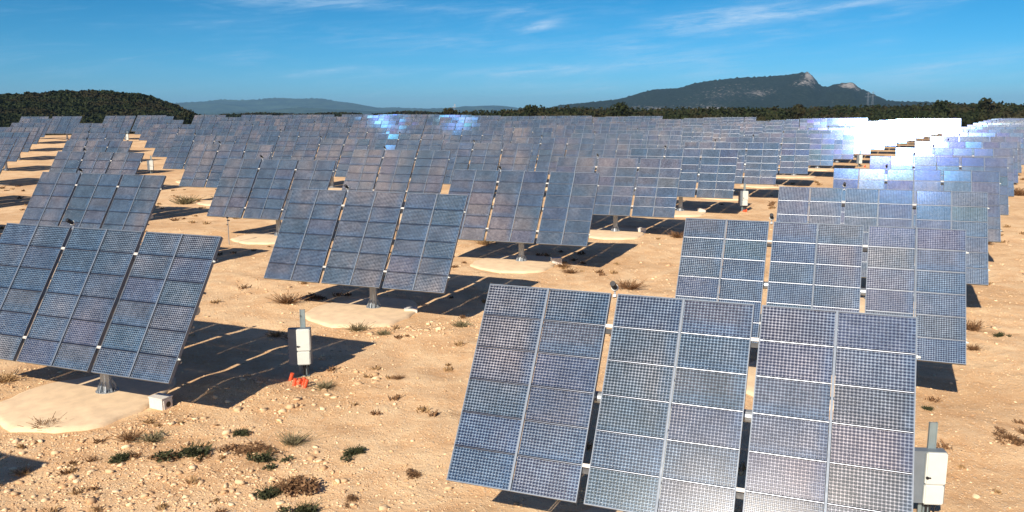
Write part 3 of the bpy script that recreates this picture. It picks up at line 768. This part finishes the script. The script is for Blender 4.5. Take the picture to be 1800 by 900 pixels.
# left wooded hill: its ground form, then the trees on it
SIL_L = [(-120, 172), (-40, 168), (0, 166), (60, 165), (110, 162), (150, 160), (200, 160.5), (240, 164), (264, 166), (285, 173), (300, 179), (322, 187), (338, 195), (352, 202), (380, 206)]
HV_ = []; ds = [500, 520, 545, 575, 610, 660, 740]; prof = [0, .18, .48, .78, 1.0, .8, .0]
us = np.arange(-160, 400, 8.0)
for d, k in zip(ds, prof):
    for u in us:
        x, y, z = dirpx(u, interp(SIL_L, u) + 7, 610); a = math.atan((u - HU) / F_PX)
        base = 0.5; HV_.append((d * math.sin(a), d * math.cos(a), base + max(z - base, 0) * k * (d / 610 if k < 1 else 1)))
nU = len(us); idx = np.arange(len(HV_)).reshape(len(ds), nU)
Fq = np.stack([idx[:-1, :-1], idx[:-1, 1:], idx[1:, 1:], idx[1:, :-1]], -1).reshape(-1, 4)
hm = np_mesh('hill', np.array(HV_), Fq, M_FAR); hill = link('hill', hm, kind='structure'); hill['label'] = 'low dark wooded hill at left'
cr_ = []
for s_ in range(1500):
    u = random.uniform(-130, 372); k = random.random(); d = 505 + 108 * k ** .85
    zz = interp(SIL_L, u); x, y, z = dirpx(u, zz + 7, 610); a = math.atan((u - HU) / F_PX)
    kk = float(np.interp(d, ds, prof)); gh = .5 + max(z - .5, 0) * kk * (d / 610)
    r = random.uniform(2.4, 4.6); h = r * .72
    if zz > 196 and random.random() < .4: continue
    cr_.append((d * math.sin(a), d * math.cos(a), gh + .6, r, h))
u = -130
while u < 350:
    zz = interp(SIL_L, u); x, y, z = dirpx(u, zz + 7, 610); r = random.uniform(2.6, 4.2); cr_.append((x, y, z + random.uniform(-.6, .9), r, r * .75)); u += r * .9 / 610 * F_PX
wood('hill_woodland', cr_, .75, 85, 'dense dark trees covering the low hill at left')
# thin far woods between hill and right-hand wood
cr_ = []
for u in np.arange(395, 780, 1.2):
    if 638 < u < 660 or 690 < u < 697: continue
    x, y, z = dirpx(u, 199.3 + 1.2 * math.sin(u * .05) + random.uniform(-.6, .6) - (1.8 if u > 690 else 0), 1100)
    r = random.uniform(4, 7); cr_.append((x, y, z - 3.6, r, 3.6)); cr_.append((x, y, z - 7, r, 4.5))
wood('far_woodland', cr_, 1.4, 40, 'thin dark line of far woods on the horizon left of centre')

# single trees that stand out of the wood line
def make_tree(h, r, seed):
    g = np.random.default_rng(seed); t = empty('holm_oak', (0, 0, 0)); b = MB()
    b.tube((0, 0, -.3), (.1, 0, h * .35), .28, .20, 8); b.tube((.1, 0, h * .35), (.3, .1, h * .7), .20, .08, 7)
    for k in range(5):
        a = k * 1.26; b.tube((.1, 0, h * (.3 + .06 * k)), (r * .6 * math.cos(a), r * .6 * math.sin(a), h * (.55 + .07 * k)), .11, .04, 6)
    link('trunk', b.mesh('trunk', M_BARK), t)
    n = 900; cen = np.stack([g.normal(0, r * .4, 9), g.normal(0, r * .4, 9), g.uniform(h * .42, h * .82, 9)], 1); ci = g.integers(0, 9, n)
    D = unit(g.normal(size=(n, 3))) * g.uniform(.5, 1, (n, 1)) * np.array([r * .5, r * .5, h * .2]); C = cen[ci] + D
    U = unit(g.normal(size=(n, 3))) * .35; W_ = unit(np.cross(U, g.normal(size=(n, 3)))) * .25
    link('crown', quads_mesh('crown', C, U, W_, M_OAK), t); return t
TREES = [make_tree(9, 3.6, 1), make_tree(7.5, 3.2, 2)]
tl = [(1087, 183, 338, 'dark round oak rising above the wood line right of centre'), (1645, 181, 428, 'tall oak at the start of the higher wood at right'),
      (1722, 178, 428, 'tallest oak of the wood near the right edge'), (800, 191.5, 352, 'oak beneath the thin mast on the skyline'),
      (935, 187, 352, 'broad oak on the highest part of the left wood line'), (1388, 187.5, 372, 'oak standing slightly above the wood under the mountain peak'),
      (340, 193, 500, 'lone oak at the right foot of the wooded hill'), (312, 184, 590, 'oak on the right slope of the wooded hill')]
for k, (u, v, d, lab) in enumerate(tl):
    t = TREES[k] if k < 2 else copy_tree(TREES[k % 2]); x, y, zt = dirpx(u, v, d); H0 = 9 if k % 2 == 0 else 7.5
    gr = gz(x, y); s = max(.8, min(1.5, (zt - gr) / H0)); t.location = (x, y, zt - H0 * s * .97); t.scale = (s, s, s); t.rotation_euler = (0, 0, k * 1.1)
    tag(t, lab, 'tree', 'oaks standing out of the wood line')

# ------------------------------------------------------------------ mountains
def ridge(name, tab, dist, front, back, mat, rough, label, rocks=(), du=3.0, fr_rows=34):
    us = np.arange(tab[0][0] - 20, tab[-1][0] + 20, du); vs, rk = [], []
    rows = [-(front) * (1 - k / fr_rows) for k in range(fr_rows + 1)] + [back * k / 10 for k in range(1, 11)]
    for dd in rows:
        for u in us:
            x, y, z = dirpx(u, interp(tab, u), dist); a = math.atan((u - HU) / F_PX); zb = 0.0; hz = max(z - zb, 0)
            if dd <= 0: t_ = 1 + dd / front; k = .15 * t_ + .85 * t_ ** 1.7 if True else t_
            else: k = max(0, 1 - (dd / back)) ** 1.2
            D = dist + dd; nz = noise.fractal(Vector((D * math.sin(a) / (rough * 14), D * math.cos(a) / (rough * 14), 2)), .9, 2.0, 6)
            hh = zb + hz * k + nz * rough * (k * (1 - k) * 4 * .8 + .05 * k)
            if dd == 0: hh = zb + hz + noise.noise(Vector((u * .3, 1, 1))) * rough * .22
            vs.append((D * math.sin(a), D * math.cos(a), hh))
            rk.append(sum(math.exp(-((u - ru) / su) ** 2 - ((t_ if dd <= 0 else 9) - rt_) ** 2 / st ** 2) * am for ru, su, rt_, st, am in rocks))
    nU = len(us); idx = np.arange(len(vs)).reshape(len(rows), nU)
    Fq = np.stack([idx[:-1, :-1], idx[:-1, 1:], idx[1:, 1:], idx[1:, :-1]], -1).reshape(-1, 4)
    me = np_mesh(name, np.array(vs), Fq, mat); me.polygons.foreach_set('use_smooth', [True] * len(me.polygons))
    at = me.attributes.new('rock', 'FLOAT', 'POINT'); at.data.foreach_set('value', np.array(rk, dtype=np.float32))
    o = link(name, me, kind='structure'); o['label'] = label; return o
BIG = [(960, 192), (985, 186), (1010, 184), (1040, 181), (1075, 178), (1100, 173), (1122, 166), (1148, 160), (1160, 160), (1190, 158), (1215, 150), (1250, 145), (1290, 141), (1330, 139.5), (1370, 137), (1390, 134.5), (1402, 132), (1412, 133),
       (1418, 139), (1424, 145), (1428, 151), (1436, 156), (1443, 157.5), (1455, 153.5), (1470, 150.5), (1486, 150), (1493, 152), (1496, 158), (1510, 163), (1530, 172), (1548, 180), (1570, 182), (1620, 183), (1700, 188)]
ridge('mountain', BIG, 4800, 1500, 1800, M_MOUNT, 42, 'dark scrub-covered mountain with limestone cliffs at its peak',
      rocks=((1413, 12, .93, .10, 1.0), (1405, 22, .74, .10, .6), (1482, 18, .92, .10, 1.0), (1155, 26, .40, .16, .62), (1215, 40, .36, .14, .60), (1330, 26, .66, .10, .55), (1270, 50, .72, .16, .38), (1100, 30, .35, .25, .5), (1250, 25, .35, .1, .5)))
FARM = [(290, 184), (310, 181), (335, 179.5), (370, 178), (400, 174.5), (430, 176), (460, 175), (485, 172.5), (505, 172.5), (530, 174), (555, 173.5), (575, 174), (600, 179), (625, 181.5), (650, 187), (668, 190), (700, 189.5), (750, 191.5), (800, 190.5), (860, 190), (900, 191), (980, 192), (1060, 195)]
ridge('far_mountains', FARM, 15500, 3500, 3000, M_FAR, 110, 'pale blue far mountain range on the horizon at left')
ridge('far_foothills', [(380, 199), (430, 196), (480, 194), (510, 190.5), (535, 188.5), (560, 190), (600, 194), (640, 196), (700, 195), (760, 194), (850, 196)], 11000, 2000, 1800, M_FAR, 60, 'low blue foothills before the far range')

# ------------------------------------------------------------------ masts and pylons
def lattice(h, w0, w1, arms, seed=0):
    t = empty('power_pylon', (0, 0, 0)); b = MB(); n = 8
    lv = [(w0 + (w1 - w0) * k / n, h * k / n) for k in range(n + 1)]
    for sx, sy in ((-1, -1), (1, -1), (1, 1), (-1, 1)): b.tube((sx * w0, sy * w0, -1), (sx * w1, sy * w1, h), .12, .08, 5)
    for k in range(n):
        (a, z0), (c, z1) = lv[k], lv[k + 1]
        for (p, q) in (((-1, -1), (1, -1)), ((1, -1), (1, 1)), ((1, 1), (-1, 1)), ((-1, 1), (-1, -1))):
            b.tube((p[0] * a, p[1] * a, z0), (q[0] * c, q[1] * c, z1), .05, n=4)
    link('lattice', b.mesh('lattice', M_STEEL), t)
    for z, l in arms:
        b = MB(); b.tube((-l, 0, z), (l, 0, z), .16, n=5); b.tube((-l, 0, z), (0, 0, z + 1.4), .1, n=4); b.tube((l, 0, z), (0, 0, z + 1.4), .1, n=4); link('cross_arm', b.mesh('cross_arm', M_STEEL), t)
    return t
for k, (u, v, d, lab) in enumerate(((1516, 166, 1500, 'left of two thin lattice pylons before the mountain foot'), (1524, 165, 1620, 'right of two thin lattice pylons before the mountain foot'), (1797, 163, 1500, 'thin lattice pylon at the far right of the skyline'))):
    x, y, zt = dirpx(u, v, d); gr = tz(x, y); t = lattice(zt - gr, 2.2, .5, ((zt - gr - 3, 4.5), (zt - gr - 8, 5.5))); t.location = (x, y, gr); tag(t, lab, 'pylon')
x, y, zt = dirpx(801, 183.5, 395); gr = gz(x, y)
t = empty('radio_mast', (x, y, gr)); b = MB(); b.tube((0, 0, -.5), (0, 0, zt - gr), .10, .07, 6); link('mast', b.mesh('mast', M_STEEL), t)
b = MB(); b.tube((-.9, 0, zt - gr - 1.6), (.9, 0, zt - gr - 1.6), .12, n=5); b.box((.3, 0, zt - gr - .6), (.5, .3, .9)); link('antenna', b.mesh('antenna', M_STEEL), t)
tag(t, 'thin mast with a short crossbar above the left end of the wood', 'mast')

# ------------------------------------------------------------------ haze
b = MB(); b.box((0, 9000, 164), (42000, 21000, 368)); hz = b.mesh('haze', [])
m, t = new_mat('pale_haze'); pv = t.node('ShaderNodeVolumePrincipled', ins={'Color': (.33, .66, 1.0, 1), 'Density': 4.4e-5, 'Anisotropy': .0}); t.l.new(pv.outputs[0], t.out.inputs['Volume'])
hz.materials.clear(); hz.materials.append(m); link('haze', hz, kind='stuff')['label'] = 'thin blue haze of the air over the plain'
